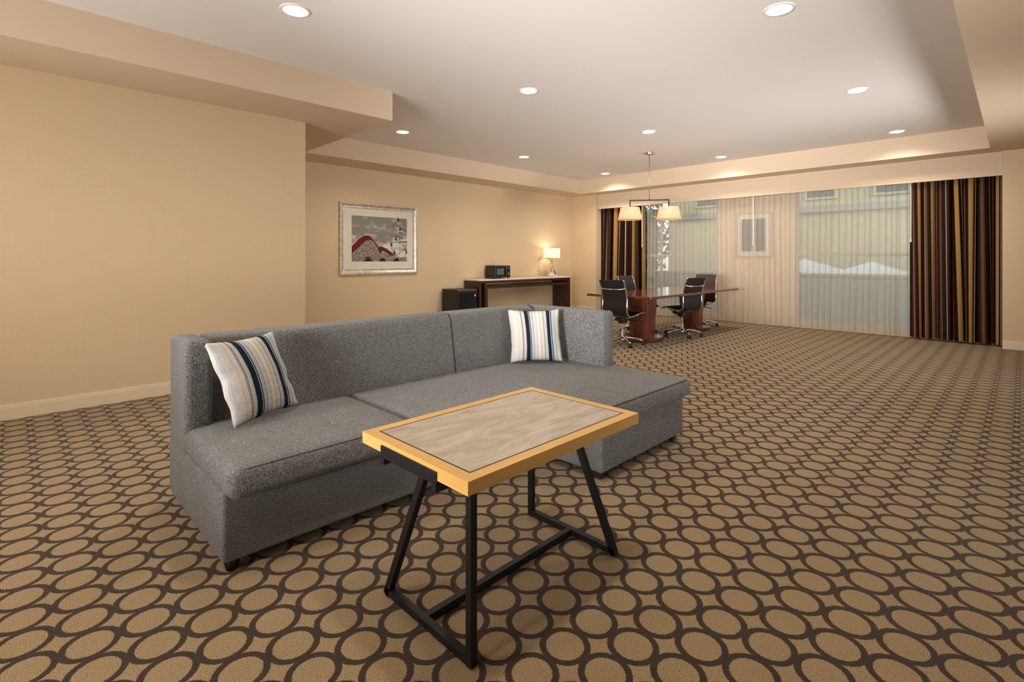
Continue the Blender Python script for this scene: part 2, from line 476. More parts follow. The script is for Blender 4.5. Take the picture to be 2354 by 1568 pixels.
# window wall: two big openings, piers project into the room on either side
W1 = (-7.15, -4.47); W2X = (-3.0, -0.25); WZ0, WZ1 = 0.10, 2.66
struct('wall_window', boxes([(-8.04, W1[0], 10.6, 10.75, 0, ZS), (W1[1], W2X[0], 10.6, 10.75, 0, ZS), (W2X[1], XR, 10.6, 10.75, 0, ZS),
    (W1[0], W1[1], 10.6, 10.75, WZ1, ZS), (W2X[0], W2X[1], 10.6, 10.75, WZ1, ZS),
    (W1[0], W1[1], 10.6, 10.75, 0, WZ0), (W2X[0], W2X[1], 10.6, 10.75, 0, WZ0)]), M['wall'])
struct('wall_window_pier_left', boxes([(XL2, -7.29, YP, 10.6, 0, ZS)]), M['wall'])
struct('wall_window_pier_right', boxes([(-0.164, XR, YP, 10.6, 0, ZS)]), M['wall'])
# baseboards with a small bevelled cap
def baseboard(name, run):
    o = struct(name, boxes(run, 0.004, 1), M['trim'])
    return o
def bb(name, x0, x1, y0, y1, nx, ny):
    t = .016
    bm = bmesh.new()
    def strip(z0, z1, th):
        a = [x0, x1, y0, y1]
        if nx: a[1] = x0+nx*th
        if ny: a[3] = y0+ny*th
        box(bm, min(a[0], a[1]), max(a[0], a[1]), min(a[2], a[3]), max(a[2], a[3]), z0, z1, 0.002, 1)
    strip(0, .098, t); strip(.098, .112, t*.75); strip(.112, .122, t*.45)
    struct(name, bm, M['trim'])
bb('baseboard_left', XL1, XL1, YB, 2.426, 1, 0)
bb('baseboard_left_recess', XL2, XL2, 2.43, YP, 1, 0)
bb('baseboard_window_left', XL2+.02, -7.29, YP, YP, 0, -1)
bb('baseboard_window_right', -0.164, XR, YP, YP, 0, -1)
# pelmet board over the curtains: backing with two raised panels
pel = struct('trim_5', boxes([(-7.20, -0.166, 10.235, 10.285, 2.515, ZS), (-7.285, -7.20, 10.25, 10.285, 2.515, ZS)]), M['soffit'])
for x0, x1 in ((-7.155, -2.955), (-2.95, -0.225)):
    obj('panel', boxes([(x0, x1, 10.230, 10.236, 2.555, 2.80)], 0.003, 1), M['soffit'], pel)
# windows: frame, mullions, transom rail and panes
def window(name, x0, x1, mull):
    w = struct(name, boxes([(x0, x0+.05, 10.63, 10.70, WZ0, WZ1), (x1-.05, x1, 10.63, 10.70, WZ0, WZ1),
        (x0+.05, x1-.05, 10.63, 10.70, WZ0, WZ0+.06), (x0+.05, x1-.05, 10.63, 10.70, WZ1-.06, WZ1)], .004, 1), M['frame_paint'])
    obj('transom_rail', boxes([(x0+.05, x1-.05, 10.62, 10.69, 1.345, 1.40)], .004, 1), M['frame_paint'], w)
    xs = [x0+.05]+[x for m_ in mull for x in (m_-.02, m_+.02)]+[x1-.05]
    for m_ in mull:
        for z0, z1 in ((WZ0+.06, 1.345), (1.40, WZ1-.06)):
            obj('mullion', boxes([(m_-.02, m_+.02, 10.63, 10.69, z0, z1)], .003, 1), M['frame_paint'], w)
    for i in range(0, len(xs), 2):
        for z0, z1 in ((WZ0+.06, 1.345), (1.40, WZ1-.06)):
            obj('pane', boxes([(xs[i], xs[i+1], 10.655, 10.661, z0, z1)]), M['glass'], w)
window('window_1', *W1, [-5.8])
window('window_2', *W2X, [])

# ================================================================== OUTSIDE
struct('trim_6', boxes([(-24, 14, 10.75, 40, -0.65, -0.6)]), M['paving'])
bld = thing('building', 'pale yellow building beyond the right-hand window', 'building', (0, 0, 0))
bm = boxes([(-9.5, 3.5, 18.0, 18.4, -0.6, 8.0)]); obj('wall', bm, M['yellow_stucco'], bld)
obj('ledge', boxes([(-9.5, 3.5, 17.8, 18.0, 2.75, 2.95)]), M['grey_stucco'], bld)
for x in (-8.4, -6.6, -4.8, -3.0, -1.2, 0.6):
    f = obj('window', boxes([(x, x+.9, 17.93, 18.0, 3.15, 4.6)], .01, 1), M['frame_paint'], bld)
    obj('pane', boxes([(x+.08, x+.82, 17.91, 17.935, 3.23, 4.52)]), M['dark_glass'], f)
low = tag(obj('garden_wall', boxes([(-20, 6, 14.6, 14.8, -0.6, 0.85), (-20, 6, 14.55, 14.85, .85, .92)], .01, 1), M['grey_stucco']),
          'low grey garden wall across the lower half of the windows', 'wall')
cn = thing('canopy', 'white peaked canopy glimpsed through the right-hand sheer', 'canopy', (-3.5, 15.6, -0.6))
for cx, r, hp in ((-0.66, .86, 1.90), (0.86, .70, 1.83)):
    bm = bmesh.new()
    base = [bm.verts.new((cx+dx*r, dy*r, 1.55)) for dx, dy in ((-1, -1), (1, -1), (1, 1), (-1, 1))]
    skirt = [bm.verts.new((cx+dx*r, dy*r, 1.42)) for dx, dy in ((-1, -1), (1, -1), (1, 1), (-1, 1))]
    top = bm.verts.new((cx, 0, hp))
    for i in range(4):
        bm.faces.new((base[i], base[(i+1) % 4], top)); bm.faces.new((skirt[i], skirt[(i+1) % 4], base[(i+1) % 4], base[i]))
    obj('roof', bm, M['canvas'], cn)
    for dx, dy in ((-1, -1), (1, -1), (1, 1), (-1, 1)):
        obj('pole', bar(bmesh.new(), (cx+dx*(r-.03), dy*(r-.03), 0), (cx+dx*(r-.03), dy*(r-.03), 1.54), .04), M['white_metal'], cn)
def tree(label, x, y, h, rad, mat, seed, n=1300):
    rnd = random.Random(seed)
    t = thing('tree', label, 'tree', (x, y, -0.6), 0, 'trees beyond the left-hand window')
    bm = bmesh.new()
    tube(bm, [(0, 0, 0), (.05, .03, h*.4), (-.04, 0, h*.75)], [.11, .08, .03], 8)
    for k in range(5):
        a = k*1.3; tube(bm, [(0, 0, h*(.35+.07*k)), (math.cos(a)*rad*.6, math.sin(a)*rad*.6, h*(.5+.07*k))], [.04, .012], 6)
    obj('trunk', bm, M['bark'], t, smooth=True)
    bm = bmesh.new()
    for i in range(n):
        while True:
            p = Vector((rnd.uniform(-1, 1), rnd.uniform(-1, 1), rnd.uniform(-1, 1)))
            if 0.25 < p.length < 1: break
        p = Vector((p.x*rad, p.y*rad, h*.62+p.z*h*.38))
        s = rnd.uniform(.06, .12)
        R_ = Matrix.Rotation(rnd.uniform(0, 6.3), 3, 'Z') @ Matrix.Rotation(rnd.uniform(-1.5, 1.5), 3, 'X') @ Matrix.Rotation(rnd.uniform(-1.5, 1.5), 3, 'Y')
        vs_ = [bm.verts.new(p + R_ @ Vector(q)*s) for q in ((-1, 0, 0), (-.2, .45, .12), (1, 0, 0), (-.2, -.45, .12))]
        bm.faces.new((vs_[0], vs_[1], vs_[2])); bm.faces.new((vs_[0], vs_[2], vs_[3]))
    f = obj('foliage', bm, mat, t); f['kind'] = 'stuff'
hg = thing('hedge', 'tall grey-green hedge beyond the left-hand window', 'hedge', (-16.5, 17.6, -0.6))
rnd = random.Random(9); bm = bmesh.new()
box(bm, -6.6, 6.6, -.25, .25, 0, 3.5); obj('stems', bm, M['leaf'], hg)
bm = bmesh.new()
for i in range(3200):
    p = Vector((rnd.uniform(-6.7, 6.7), -.28-rnd.random()*.12, rnd.uniform(0, 3.5+.35*math.sin(i)))); q_ = rnd.uniform(.07, .15); a = rnd.uniform(0, 6.3)
    R_ = Matrix.Rotation(a, 3, 'Y') @ Matrix.Rotation(rnd.uniform(-.8, .8), 3, 'X')
    bm.faces.new([bm.verts.new(p+R_ @ Vector(c)*q_) for c in ((-1, 0, 0), (0, .1, -.5), (1, 0, 0), (0, .1, .5))])
obj('foliage', bm, M['leaf2'], hg)['kind'] = 'stuff'
tree('leafy tree near the middle of the left-hand window', -7.9, 13.4, 4.3, .8, M['leaf'], 1)
tree('paler tree behind the pendant lamp beyond the left-hand window', -9.7, 15.9, 4.4, .9, M['leaf2'], 2)
tree('dark tree at the left edge of the left-hand window', -13.2, 15.9, 5.0, 1.2, M['leaf'], 3)
tree('young tree in front of the yellow building', -1.0, 15.9, 3.6, 0.6, M['leaf2'], 4, 500)

# ================================================================== CURTAINS
def cloth(name, x0, x1, y, z0, z1, folds, amp, mat, label, cat, group, seed, nu=None, flare=1.0, u_len=None, hem=None, drift=0.0):
    rnd = random.Random(seed)
    nu = nu or folds*18; nv = 18
    ph = [rnd.uniform(-.5, .5) for _ in range(folds+3)]; am = [rnd.uniform(.55, 1.25) for _ in range(folds+3)]
    sl = [rnd.uniform(-.5, .5) for _ in range(folds+3)]
    verts, faces, us = [], [], []
    for j in range(nv+1):
        v = j/nv; z = z0+(z1-z0)*v
        for i in range(nu+1):
            u = i/nu; t = u*folds; k = int(t); f = t-k
            kk = min(k, folds)
            A = am[kk]*(1-f)+am[kk+1]*f
            S = (sl[kk]*(1-f)+sl[kk+1]*f)*(1-v)
            P_ = (ph[kk]*(1-f)+ph[kk+1]*f)
            w = math.sin(2*PI*(t)+P_*3.0+S*2.6)
            w = w*abs(w)**-0.25 if abs(w) > 1e-6 else 0
            e = min(1, min(u, 1-u)*folds*2)
            a = amp*A*(0.75+0.25*(1-v)*flare)
            x = x0+(x1-x0)*u + (x1-x0)/folds*e*(0.85*S + 0.16*math.cos(2*PI*t+P_*3.0+S*2.6)) + drift*(1-v)**2*(math.sin(u*5+seed)*.04)*e
            verts.append((x, y+a*w, z)); us.append(u)
    for j in range(nv):
        for i in range(nu):
            a = j*(nu+1)+i; faces.append((a, a+1, a+nu+2, a+nu+1))
    me = bpy.data.meshes.new(name); me.from_pydata(verts, [], faces)
    uv = me.uv_layers.new(name='UVMap')
    for l in me.loops: uv.data[l.index].uv = (us[l.vertex_index]*(u_len or 1.0), verts[l.vertex_index][2])
    for p in me.polygons: p.use_smooth = True
    o = raw_obj(name, me, mat)
    return tag(o, label, cat, group)
CG = 'window curtains under the pelmet'
cloth('drape', -7.285, -6.085, 10.41, .03, 2.60, 8, .072, M['drape'], 'striped brown, gold and maroon drape left of the sheers, behind the conference table', 'curtain', CG, 11, u_len=1.6)
cloth('drape', -1.255, -0.175, 10.41, .03, 2.60, 7, .072, M['drape'], 'striped brown, gold and purple drape at the right end of the window', 'curtain', CG, 23, u_len=2.3)
cloth('sheer_curtain', -6.10, -3.665, 10.515, .02, 2.60, 27, .034, M['sheer'], 'white sheer curtain on the left, behind the pendant lamp and conference table', 'curtain', CG, 5, drift=1)
cloth('sheer_curtain', -3.655, -1.235, 10.515, .02, 2.60, 25, .036, M['sheer'], 'white sheer curtain on the right, next to the right-hand striped drape', 'curtain', CG, 8, drift=1)
for x, lab in ((-6.10, 'thin white curtain wand at the edge of the left striped drape'),
               (-3.66, 'thin white curtain wand hanging in the middle where the sheers meet'),
               (-1.225, 'thin white curtain wand at the edge of the right striped drape')):
    bm = tube(bmesh.new(), [(x, 10.318, 2.60), (x, 10.318, 1.59)], .008, 8)
    tube(bm, [(x, 10.318, 1.62), (x, 10.318, 1.57)], .011, 8)
    tag(obj('curtain_wand', bm, M['white_metal'], smooth=True, angle=40), lab, 'curtain wand', 'curtain wands')
tk = tag(obj('curtain_track', boxes([(-7.28, -0.17, 10.33, 10.56, 2.60, 2.63)]), M['white_metal']), 'white ceiling track carrying the curtains behind the pelmet', 'curtain track')
# panel behind the sheers on the wall between the windows
pn = thing('framed_picture', 'pale framed panel with dark centre on the wall behind the sheers', 'picture', (-3.74, 10.6, 1.78))
obj('frame', boxes([(-.345, -.315, -.03, 0, -.45, .45), (.315, .345, -.03, 0, -.45, .45), (-.315, .315, -.03, 0, .42, .45), (-.315, .315, -.03, 0, -.45, -.42)], .004, 1), pbr('beige_frame', (.40, .33, .25), .5), pn)
obj('mat_board', boxes([(-.315, .315, -.012, 0, -.42, .42)]), pbr('cream_mat', (.70, .62, .50), .8), pn)
obj('print', boxes([(-.24, -.03, -.014, -.0125, -.33, .32), (.03, .22, -.014, -.0125, -.33, .32)]), pbr('dark_print', (.06, .05, .05), .6), pn)

# ================================================================== SOFA
sofa = thing('sofa', 'grey tweed L-shaped chaise sofa in the middle of the carpet', 'sofa', (-2.6, 2.04, 0))
ox, oy = -2.6, 2.04
def sx(x): return x-ox
def sy(y): return y-oy
def spoly(pts): return [(sx(x), sy(y)) for x, y in pts]
XB, XF, XC = -3.25, -2.293, -1.708
YL, YR = 0.626, 3.455
bm = prism(bmesh.new(), spoly([(XB, YL), (XF, YL), (XF, 2.447), (XC, 2.447), (XC, YR), (XB, YR)]), .047, .335)
es = [e for e in bm.edges]
bmesh.ops.bevel(bm, geom=es, offset=.016, segments=3, profile=.5, affect='EDGES')
obj('base', bm, M['tweed'], sofa, smooth=True, angle=50)
bm = rbox(bmesh.new(), sx(-2.99), sx(-2.212), sy(YL+.002), sy(1.522), .322, .449, .042, .016, n=14)
obj('seat_cushion', bm, M['tweed'], sofa, smooth=True)
bm = prism(bmesh.new(), spoly([(-2.99, 1.526), (-2.216, 1.526), (-2.216, 2.405), (-1.648, 2.405), (-1.648, YR+.006), (-2.99, YR+.006)]), .325, .452)
bmesh.ops.bevel(bm, geom=[e for e in bm.edges], offset=.036, segments=5, profile=.5, affect='EDGES')
obj('chaise_cushion', bm, M['tweed'], sofa, smooth=True, angle=60)
# seat piping
for pts, r in (([(sx(-2.232), sy(YL+.04), .4405), (sx(-2.228), sy(.72), .4412), (sx(-2.228), sy(.82), .4422), (sx(-2.228), sy(.95), .4426), (sx(-2.228), sy(1.2), .4426), (sx(-2.228), sy(1.35), .4420), (sx(-2.232), sy(1.49), .4405)], .0028),
               ([(sx(-2.226), sy(1.56), .4440), (sx(-2.226), sy(2.40), .4440)], .0028),
               ([(sx(-1.658), sy(2.45), .4440), (sx(-1.658), sy(3.40), .4440)], .0028),
               ([(sx(-2.222), sy(YL+.05), .334), (sx(-2.215), sy(.8), .333), (sx(-2.215), sy(1.48), .333)], .004)):
    obj('piping', tube(bmesh.new(), pts, r, 6), M['piping'], sofa, smooth=True)
# left end arm: a short slab in line with the back
bm = rbox(bmesh.new(), sx(XB), sx(-2.905), sy(YL), sy(.752), .10, .885, .035, .006, n=14)
obj('arm', bm, M['tweed'], sofa, smooth=True)
def lean(x, z):
    # the inner face of the back slopes away from the seat
    if z < .45: return x
    w = max(0, min(1, (x-XB)/.285)) * max(0, min(1, (-2.55-x)/.3))
    return x - w*(z-.45)*.22
def back_piece(poly, top, r=.045):
    bm = prism(bmesh.new(), spoly(poly), .30, top)
    bm.normal_update()
    es = [e for e in bm.edges if (e.verts[0].co.z > top-.001 and e.verts[1].co.z > top-.001)]
    bmesh.ops.bevel(bm, geom=es, offset=r, segments=6, profile=.5, affect='EDGES')
    for v in bm.verts: v.co.x = sx(lean(v.co.x+ox, v.co.z))
    return bm
o = obj('backrest', back_piece([(XB, .752), (-2.965, .752), (-2.965, 2.386), (XB, 2.386)], .885, .05), M['tweed'], sofa, smooth=True, angle=50)
arc = [(-2.665-.30*math.cos(a), 3.02+.30*math.sin(a)) for a in [PI/2*i/10 for i in range(11)]]
o = obj('backrest', back_piece([(XB, 2.391), (-2.965, 2.391)] + arc[:6] + [(XB, YR), ], .885, .045), M['tweed'], sofa, smooth=True, angle=50)
o = obj('backrest', back_piece([(XB+.004, YR+.001)] + [(x+.002, y+.002) for x, y in arc[5:]] + [(-2.305, 3.322), (-2.300, 3.33), (-2.300, YR-.01), (-2.306, YR+.001)], .885, .035), M['tweed'], sofa, smooth=True, angle=50)
for pts in ([(-2.963, 2.3885, .45), (-2.963, 2.3885, .60), (-2.963, 2.3885, .72), (-2.963, 2.3885, .835), (-2.978, 2.3885, .868), (-2.995, 2.3885, .880)],
            [(-2.876, 3.231, .45), (-2.876, 3.231, .60), (-2.876, 3.231, .72), (-2.876, 3.231, .84), (-2.886, 3.241, .868), (-2.905, 3.258, .880)]):
    xt = lean(pts[3][0], pts[3][2])      # straight from the seat up to the rounded top edge
    obj('seam', tube(bmesh.new(), [(sx(x+(xt-x)*(z-.30)/(pts[3][2]-.30) if z <= pts[3][2] else lean(x, z)), sy(y), z) for x, y, z in pts], .0030, 6), M['seam'], sofa, smooth=True)
def foot(x, y, sq, mat):
    bm = bmesh.new()
    if sq:
        a = [(-1, -1), (1, -1), (1, 1), (-1, 1)]
        lo = [bm.verts.new((sx(x)+.024*i, sy(y)+.024*j, 0)) for i, j in a]; hi = [bm.verts.new((sx(x)+.032*i, sy(y)+.032*j, .055)) for i, j in a]
        bm.faces.new(lo[::-1]); bm.faces.new(hi)
        for i in range(4): bm.faces.new((lo[i], lo[(i+1) % 4], hi[(i+1) % 4], hi[i]))
    else:
        lathe(bm, [(.022, 0), (.026, .004), (.030, .03), (.034, .055)], 20, (sx(x), sy(y)))
    obj('leg', bm, mat, sofa, smooth=not sq, angle=40)
for x, y, s in ((-2.335, .672, 0), (-3.20, .68, 0), (-1.765, 2.50, 1), (-1.765, 3.38, 1), (-3.20, 3.39, 1), (-2.36, 2.40, 1)):
    foot(x, y, s, M['dark_wood_foot'] if s else M['foot'])

# throw pillows
def pillow(label, bl, br, tilt, size, seed, h=None, roll=0.0):
    rnd = random.Random(seed)
    bl = Vector(bl); br = Vector(br)
    u = (br-bl).normalized()
    mid = (bl+br)/2
    nrm = Vector((u.y, -u.x, 0)).normalized()          # faces the room
    up = (Vector((0, 0, 1))*math.cos(tilt) - nrm*math.sin(tilt)).normalized()
    up = Matrix.Rotation(roll, 3, nrm) @ up
    fw = u.cross(up).normalized()
    W = size/2; Hh = (h or size)/2; T = .075; n = 30
    wr = [(rnd.uniform(-1, 1), rnd.uniform(4, 9), rnd.uniform(0, 6)) for _ in range(5)]
    bm = bmesh.new(); uvs = {}
    ctr = mid + up*Hh*0.97
    front = {}; back = {}
    for j in range(n+1):
        for i in range(n+1):
            s = i/n*2-1; t = j/n*2-1
            # sides bow in, corners poke out
            px = s*(1-.075*(1-t*t)) ; py = t*(1-.075*(1-s*s))
            k = max(0, (1-s**2))**.55*max(0, (1-t**2))**.55
            edge = (1-abs(s))
            wob = sum(a*math.sin(b*t+c) for a, b, c in wr)*.0035*(s*s)*(1-t*t)
            crk = .006*math.sin(13*t+seed)*max(0, s*s-.4)*(1-t*t)
            base = ctr + u*(px*W+wob) + up*(py*Hh+.3*wob)
            zf = T*k + crk
            vf = bm.verts.new(base + fw*zf)
            front[(i, j)] = vf; uvs[vf] = (i/n, j/n)
            if i in (0, n) or j in (0, n): back[(i, j)] = vf
            else:
                vb = bm.verts.new(base - fw*T*k*.8); back[(i, j)] = vb; uvs[vb] = (i/n, j/n)
    for j in range(n):
        for i in range(n):
            bm.faces.new([front[q] for q in ((i, j), (i+1, j), (i+1, j+1), (i, j+1))])
            bm.faces.new([back[q] for q in ((i, j), (i, j+1), (i+1, j+1), (i+1, j))])
    uvl = bm.loops.layers.uv.new('UVMap')
    for f in bm.faces:
        for l in f.loops: l[uvl].uv = uvs[l.vert]
    o = obj('throw_pillow', bm, M['pillow'], smooth=True)
    return tag(o, label, 'pillow', 'striped throw pillows on the sofa')
pillow('cream pillow with navy and teal stripes at the left end of the sofa', (-2.715, .80, .475), (-2.885, 1.165, .475), .32, .43, 2, .445, roll=.13)
pillow('cream pillow with navy and blue stripes in the right corner of the sofa', (-2.893, 2.880, .468), (-2.621, 3.210, .468), .16, .43, 5, .43, roll=.05)

# ================================================================== COFFEE TABLE
tb = thing('coffee_table', 'low table with grey-washed top, maple edge and black metal legs', 'table', (-1.487, 1.465, 0))
hx, hy_ = .318, .483; z0, z1 = .585, .629; fw_ = .045
def frame_side(poly, mat):
    bm = prism(bmesh.new(), poly, z0, z1)
    obj('edge_band', bm, mat, tb)
a, b_ = hx, hy_; c_, d_ = hx-fw_, hy_-fw_
frame_side([(-a, -b_), (a, -b_), (c_, -d_), (-c_, -d_)], M['maple_x'])
frame_side([(-a, b_), (-c_, d_), (c_, d_), (a, b_)], M['maple_x'])
frame_side([(-a, -b_), (-c_, -d_), (-c_, d_), (-a, b_)], M['maple_y'])
frame_side([(a, -b_), (a, b_), (c_, d_), (c_, -d_)], M['maple_y'])
obj('inlay_line', boxes([(-c_, c_, -d_, -d_+.007, z0+.004, z1-.0004), (-c_, c_, d_-.007, d_, z0+.004, z1-.0004), (-c_, -c_+.007, -d_+.007, d_-.007, z0+.004, z1-.0004), (c_-.007, c_, -d_+.007, d_-.007, z0+.004, z1-.0004)]), M['black_metal'], tb)
obj('top_panel', boxes([(-c_+.007, c_-.007, -d_+.007, d_-.007, z0+.004, z1-.0002)]), M['laminate'], tb)
# metal trestles: one upright, one slanted leg at each end, turned about the middle
for s in (1, -1):
    yb = -s*.417
    P = lambda x, z: (s*x, yb, z)
    obj('leg', bar(bmesh.new(), P(.256, .006), P(.256, .585), .026), M['black_metal'], tb)
    obj('leg', bar(bmesh.new(), P(-.240, .006), P(.02, .575), .026, .028), M['black_metal'], tb)
    obj('floor_bar', bar(bmesh.new(), P(-.243, .021), P(.243, .021), .026, .026), M['black_metal'], tb)
    ye = -s*(b_+.006)
    bm = bmesh.new(); box(bm, *sorted((s*-.175, s*.165)), *sorted((ye, -s*b_)), .571, .614, .0015, 1)
    box(bm, *sorted((s*-.175, s*-.150)), *sorted((ye, -s*(b_-.055))), .547, .571)
    box(bm, *sorted((s*.140, s*.165)), *sorted((ye, -s*(b_-.055))), .547, .571)
    box(bm, *sorted((s*-.175, s*.165)), *sorted((-s*(b_-.055), -s*(b_-.095))), .556, .585)
    obj('end_bracket', bm, M['black_metal'], tb)
    for x in (-.235, .248):
        bm = lathe(bmesh.new(), [(.010, 0), (.012, .003), (.012, .008)], 12, (s*x+.0, yb-s*.0))
        obj('glide', bm, M['black_plastic'], tb)
obj('stretcher', bar(bmesh.new(), (-.005, -.404, .021), (-.005, .404, .021), .026), M['black_metal'], tb)

# ================================================================== CONSOLE, FRIDGE, MICROWAVE, TABLE LAMP
con = thing('console_table', 'dark espresso console table with white stone top against the left wall', 'console table', (-7.79, 8.085, 0))
cy0, cy1 = -1.445, 1.44
X0c, X1c = -.225, .23
obj('stone_top', boxes([(X0c, X1c+.006, cy0-.006, cy1+.006, .855, .882)], .003, 1), M['stone'], con)
obj('apron', boxes([(X0c, X1c, cy0, cy1, .806, .855)]), M['espresso_y'], con)
obj('side_panel', boxes([(X0c, X1c, cy0, cy0+.058, 0, .806)]), M['espresso'], con)
obj('side_panel', boxes([(X0c, X1c, cy1-.098, cy1, 0, .806)]), M['espresso'], con)
obj('inner_shelf', boxes([(X0c+.03, X1c-.004, cy0+.16, cy1-.098, .694, .742)]), M['espresso_y'], con)
obj('inner_leg', boxes([(X0c+.03, X1c-.004, cy0+.16, cy0+.235, 0, .694)]), M['espresso'], con)
for y in (cy0+.17, cy1-.17): obj('spacer', boxes([(X0c+.03, X1c-.05, y, y+.06, .742, .806)]), M['espresso'], con)

fr = thing('mini_fridge', 'small black refrigerator on the floor left of the console', 'fridge', (-7.75, 6.30, 0))
obj('body', boxes([(-.25, .205, -.24, .24, .02, .71)], .008, 2), M['black_plastic'], fr)
d = obj('door', boxes([(.207, .25, -.24, .24, .03, .655)], .01, 2), M['black_gloss'], fr)
obj('badge', boxes([(.25, .252, .165, .195, .57, .605)]), M['badge'], d)
obj('handle_strip', boxes([(.207, .242, -.24, .24, .66, .708)], .012, 2), pbr('handle_grey', (.05, .055, .06), .2), fr)
for x, y in ((-.2, -.2), (-.2, .2), (.18, -.2), (.18, .2)):
    obj('foot', lathe(bmesh.new(), [(.02, 0), (.02, .021)], 12, (x, y)), M['black_plastic'], fr)

mw = thing('microwave', 'black microwave oven on the console', 'microwave', (-7.83, 7.395, .882), math.radians(-3))
obj('body', boxes([(-.15, .155, -.21, .21, .018, .275)], .006, 2), M['black_plastic'], mw)
dd = obj('door', boxes([(.157, .175, -.21, .09, .022, .271)], .008, 2), M['black_gloss'], mw)
obj('door_window', boxes([(.1752, .1765, -.165, .03, .085, .215)], .0005, 1), M['grey_glass'], dd)
obj('door_handle', tube(bmesh.new(), [(.176, .065, .235), (.20, .068, .215), (.206, .06, .16), (.206, .072, .11), (.20, .075, .07), (.176, .07, .05)], .011, 10), M['black_plastic'], dd, smooth=True)
cp_ = obj('control_panel', boxes([(.157, .173, .094, .21, .022, .271)], .006, 2), M['black_gloss'], mw)
obj('display', boxes([(.173, .1745, .115, .19, .215, .245)]), pbr('display_grey', (.06, .09, .11), .2), cp_)
bm = lathe(bmesh.new(), [(.026, 0), (.024, .016), (.0, .017)], 24, cap=False)
bmesh.ops.rotate(bm, verts=bm.verts, cent=(0, 0, 0), matrix=Matrix.Rotation(PI/2, 3, 'Y'))
bmesh.ops.translate(bm, verts=bm.verts, vec=(.172, .152, .10))
obj('dial', bm, pbr('dial_grey', (.30, .30, .30), .3, .6), cp_, smooth=True, angle=40)
obj('vent', boxes([(-.10+.03*i, -.082+.03*i, -.2105, -.2095, .05, .075) for i in range(6)]), pbr('vent_dark', (.004, .004, .004), .8), mw)
for x, y in ((-.12, -.18), (-.12, .18), (.13, -.18), (.13, .18)):
    obj('foot', lathe(bmesh.new(), [(.014, 0), (.014, .02)], 10, (x, y)), M['black_plastic'], mw)

def point_light(name, loc, watts, color, rad, parent):
    d_ = bpy.data.lights.new(name, 'POINT'); d_.energy = watts; d_.color = color; d_.shadow_soft_size = rad
    o_ = bpy.data.objects.new(name, d_); C.objects.link(o_); o_.location = loc; o_.parent = parent
    return o_
tl = thing('table_lamp', 'mirrored teardrop table lamp with a cream drum shade on the console', 'lamp', (-7.83, 9.16, .882))
bm = lathe(bmesh.new(), [(.07, 0), (.095, .006), (.112, .03), (.118, .065), (.110, .10), (.088, .14), (.058, .19), (.034, .24), (.022, .29), (.017, .345), (.016, .36)], 40)
obj('base', bm, M['chrome'], tl, smooth=True, angle=50)
obj('neck', lathe(bmesh.new(), [(.020, .36), (.024, .365), (.024, .395), (.018, .40), (.018, .45)], 20), M['nickel'], tl, smooth=True, angle=40)
bm = lathe(bmesh.new(), [(.200, .435), (.196, .67)], 48, cap=False)
obj('lamp_shade', bm, M['shade'], tl, smooth=True)
for z, r in ((.436, .2), (.669, .196)): obj('shade_ring', tube(bmesh.new(), [(r*math.cos(2*PI*k/40), r*math.sin(2*PI*k/40), z) for k in range(40)], .003, 6, True), M['nickel'], tl, smooth=True)
for k in range(3):
    a = 2*PI*k/3; obj('shade_spoke', tube(bmesh.new(), [(.02*math.cos(a), .02*math.sin(a), .455), (.2*math.cos(a), .2*math.sin(a), .44)], .002, 5), M['nickel'], tl, smooth=True)
obj('bulb', lathe(bmesh.new(), [(.012, .45), (.02, .47), (.03, .51), (.03, .53), (.02, .55), (.003, .558)], 20), M['bulb'], tl, smooth=True)
point_light('lamp_light', (0, 0, .595), 4.6, (1.0, .82, .58), .03, tl)

# ================================================================== FRAMED PRINT ON THE LEFT WALL
pic = thing('framed_picture', 'large silver framed photo of a coaster and ferris wheel on the left wall', 'picture', (XL2, 4.715, 1.645))
PW, PH = .776, .616
def mitre(prof, name, mat):
    """sweep a moulding profile (inset, height) round the rectangle"""
    bm = bmesh.new(); rings = []
    for ins, h in prof:
        rings.append([bm.verts.new((h, y*(PW-ins), z*(PH-ins))) for y, z in ((-1, -1), (1, -1), (1, 1), (-1, 1))])
    for r0, r1 in zip(rings, rings[1:]):
        for i in range(4): bm.faces.new((r0[i], r0[(i+1) % 4], r1[(i+1) % 4], r1[i]))
    return obj(name, bm, mat, pic, smooth=False)
def silver():
    m, nt, b = new_mat('brushed_silver_frame')
    a = noise(nt, mapping(nt, 'Object', (20, 20, 20)), 1.0, 5, .7)
    nt.links.new(ramp(nt, a, [(.35, (.50, .46, .39)), (.65, (.84, .80, .73))]), b.inputs['Base Color'])
    b.inputs['Metallic'].default_value = .75; b.inputs['Roughness'].default_value = .35
    return m
M['silver'] = silver()
mitre([(0, .0), (0, .03), (.008, .042), (.022, .042), (.032, .034), (.062, .022), (.078, .020), (.088, .024), (.092, .018), (.092, .006)], 'frame', M['silver'])
obj('mat_board', boxes([(0.002, .010, -(PW-.092), PW-.092, -(PH-.092), PH-.092)]), pbr('cream_mat_board', (.74, .69, .60), .8), pic)
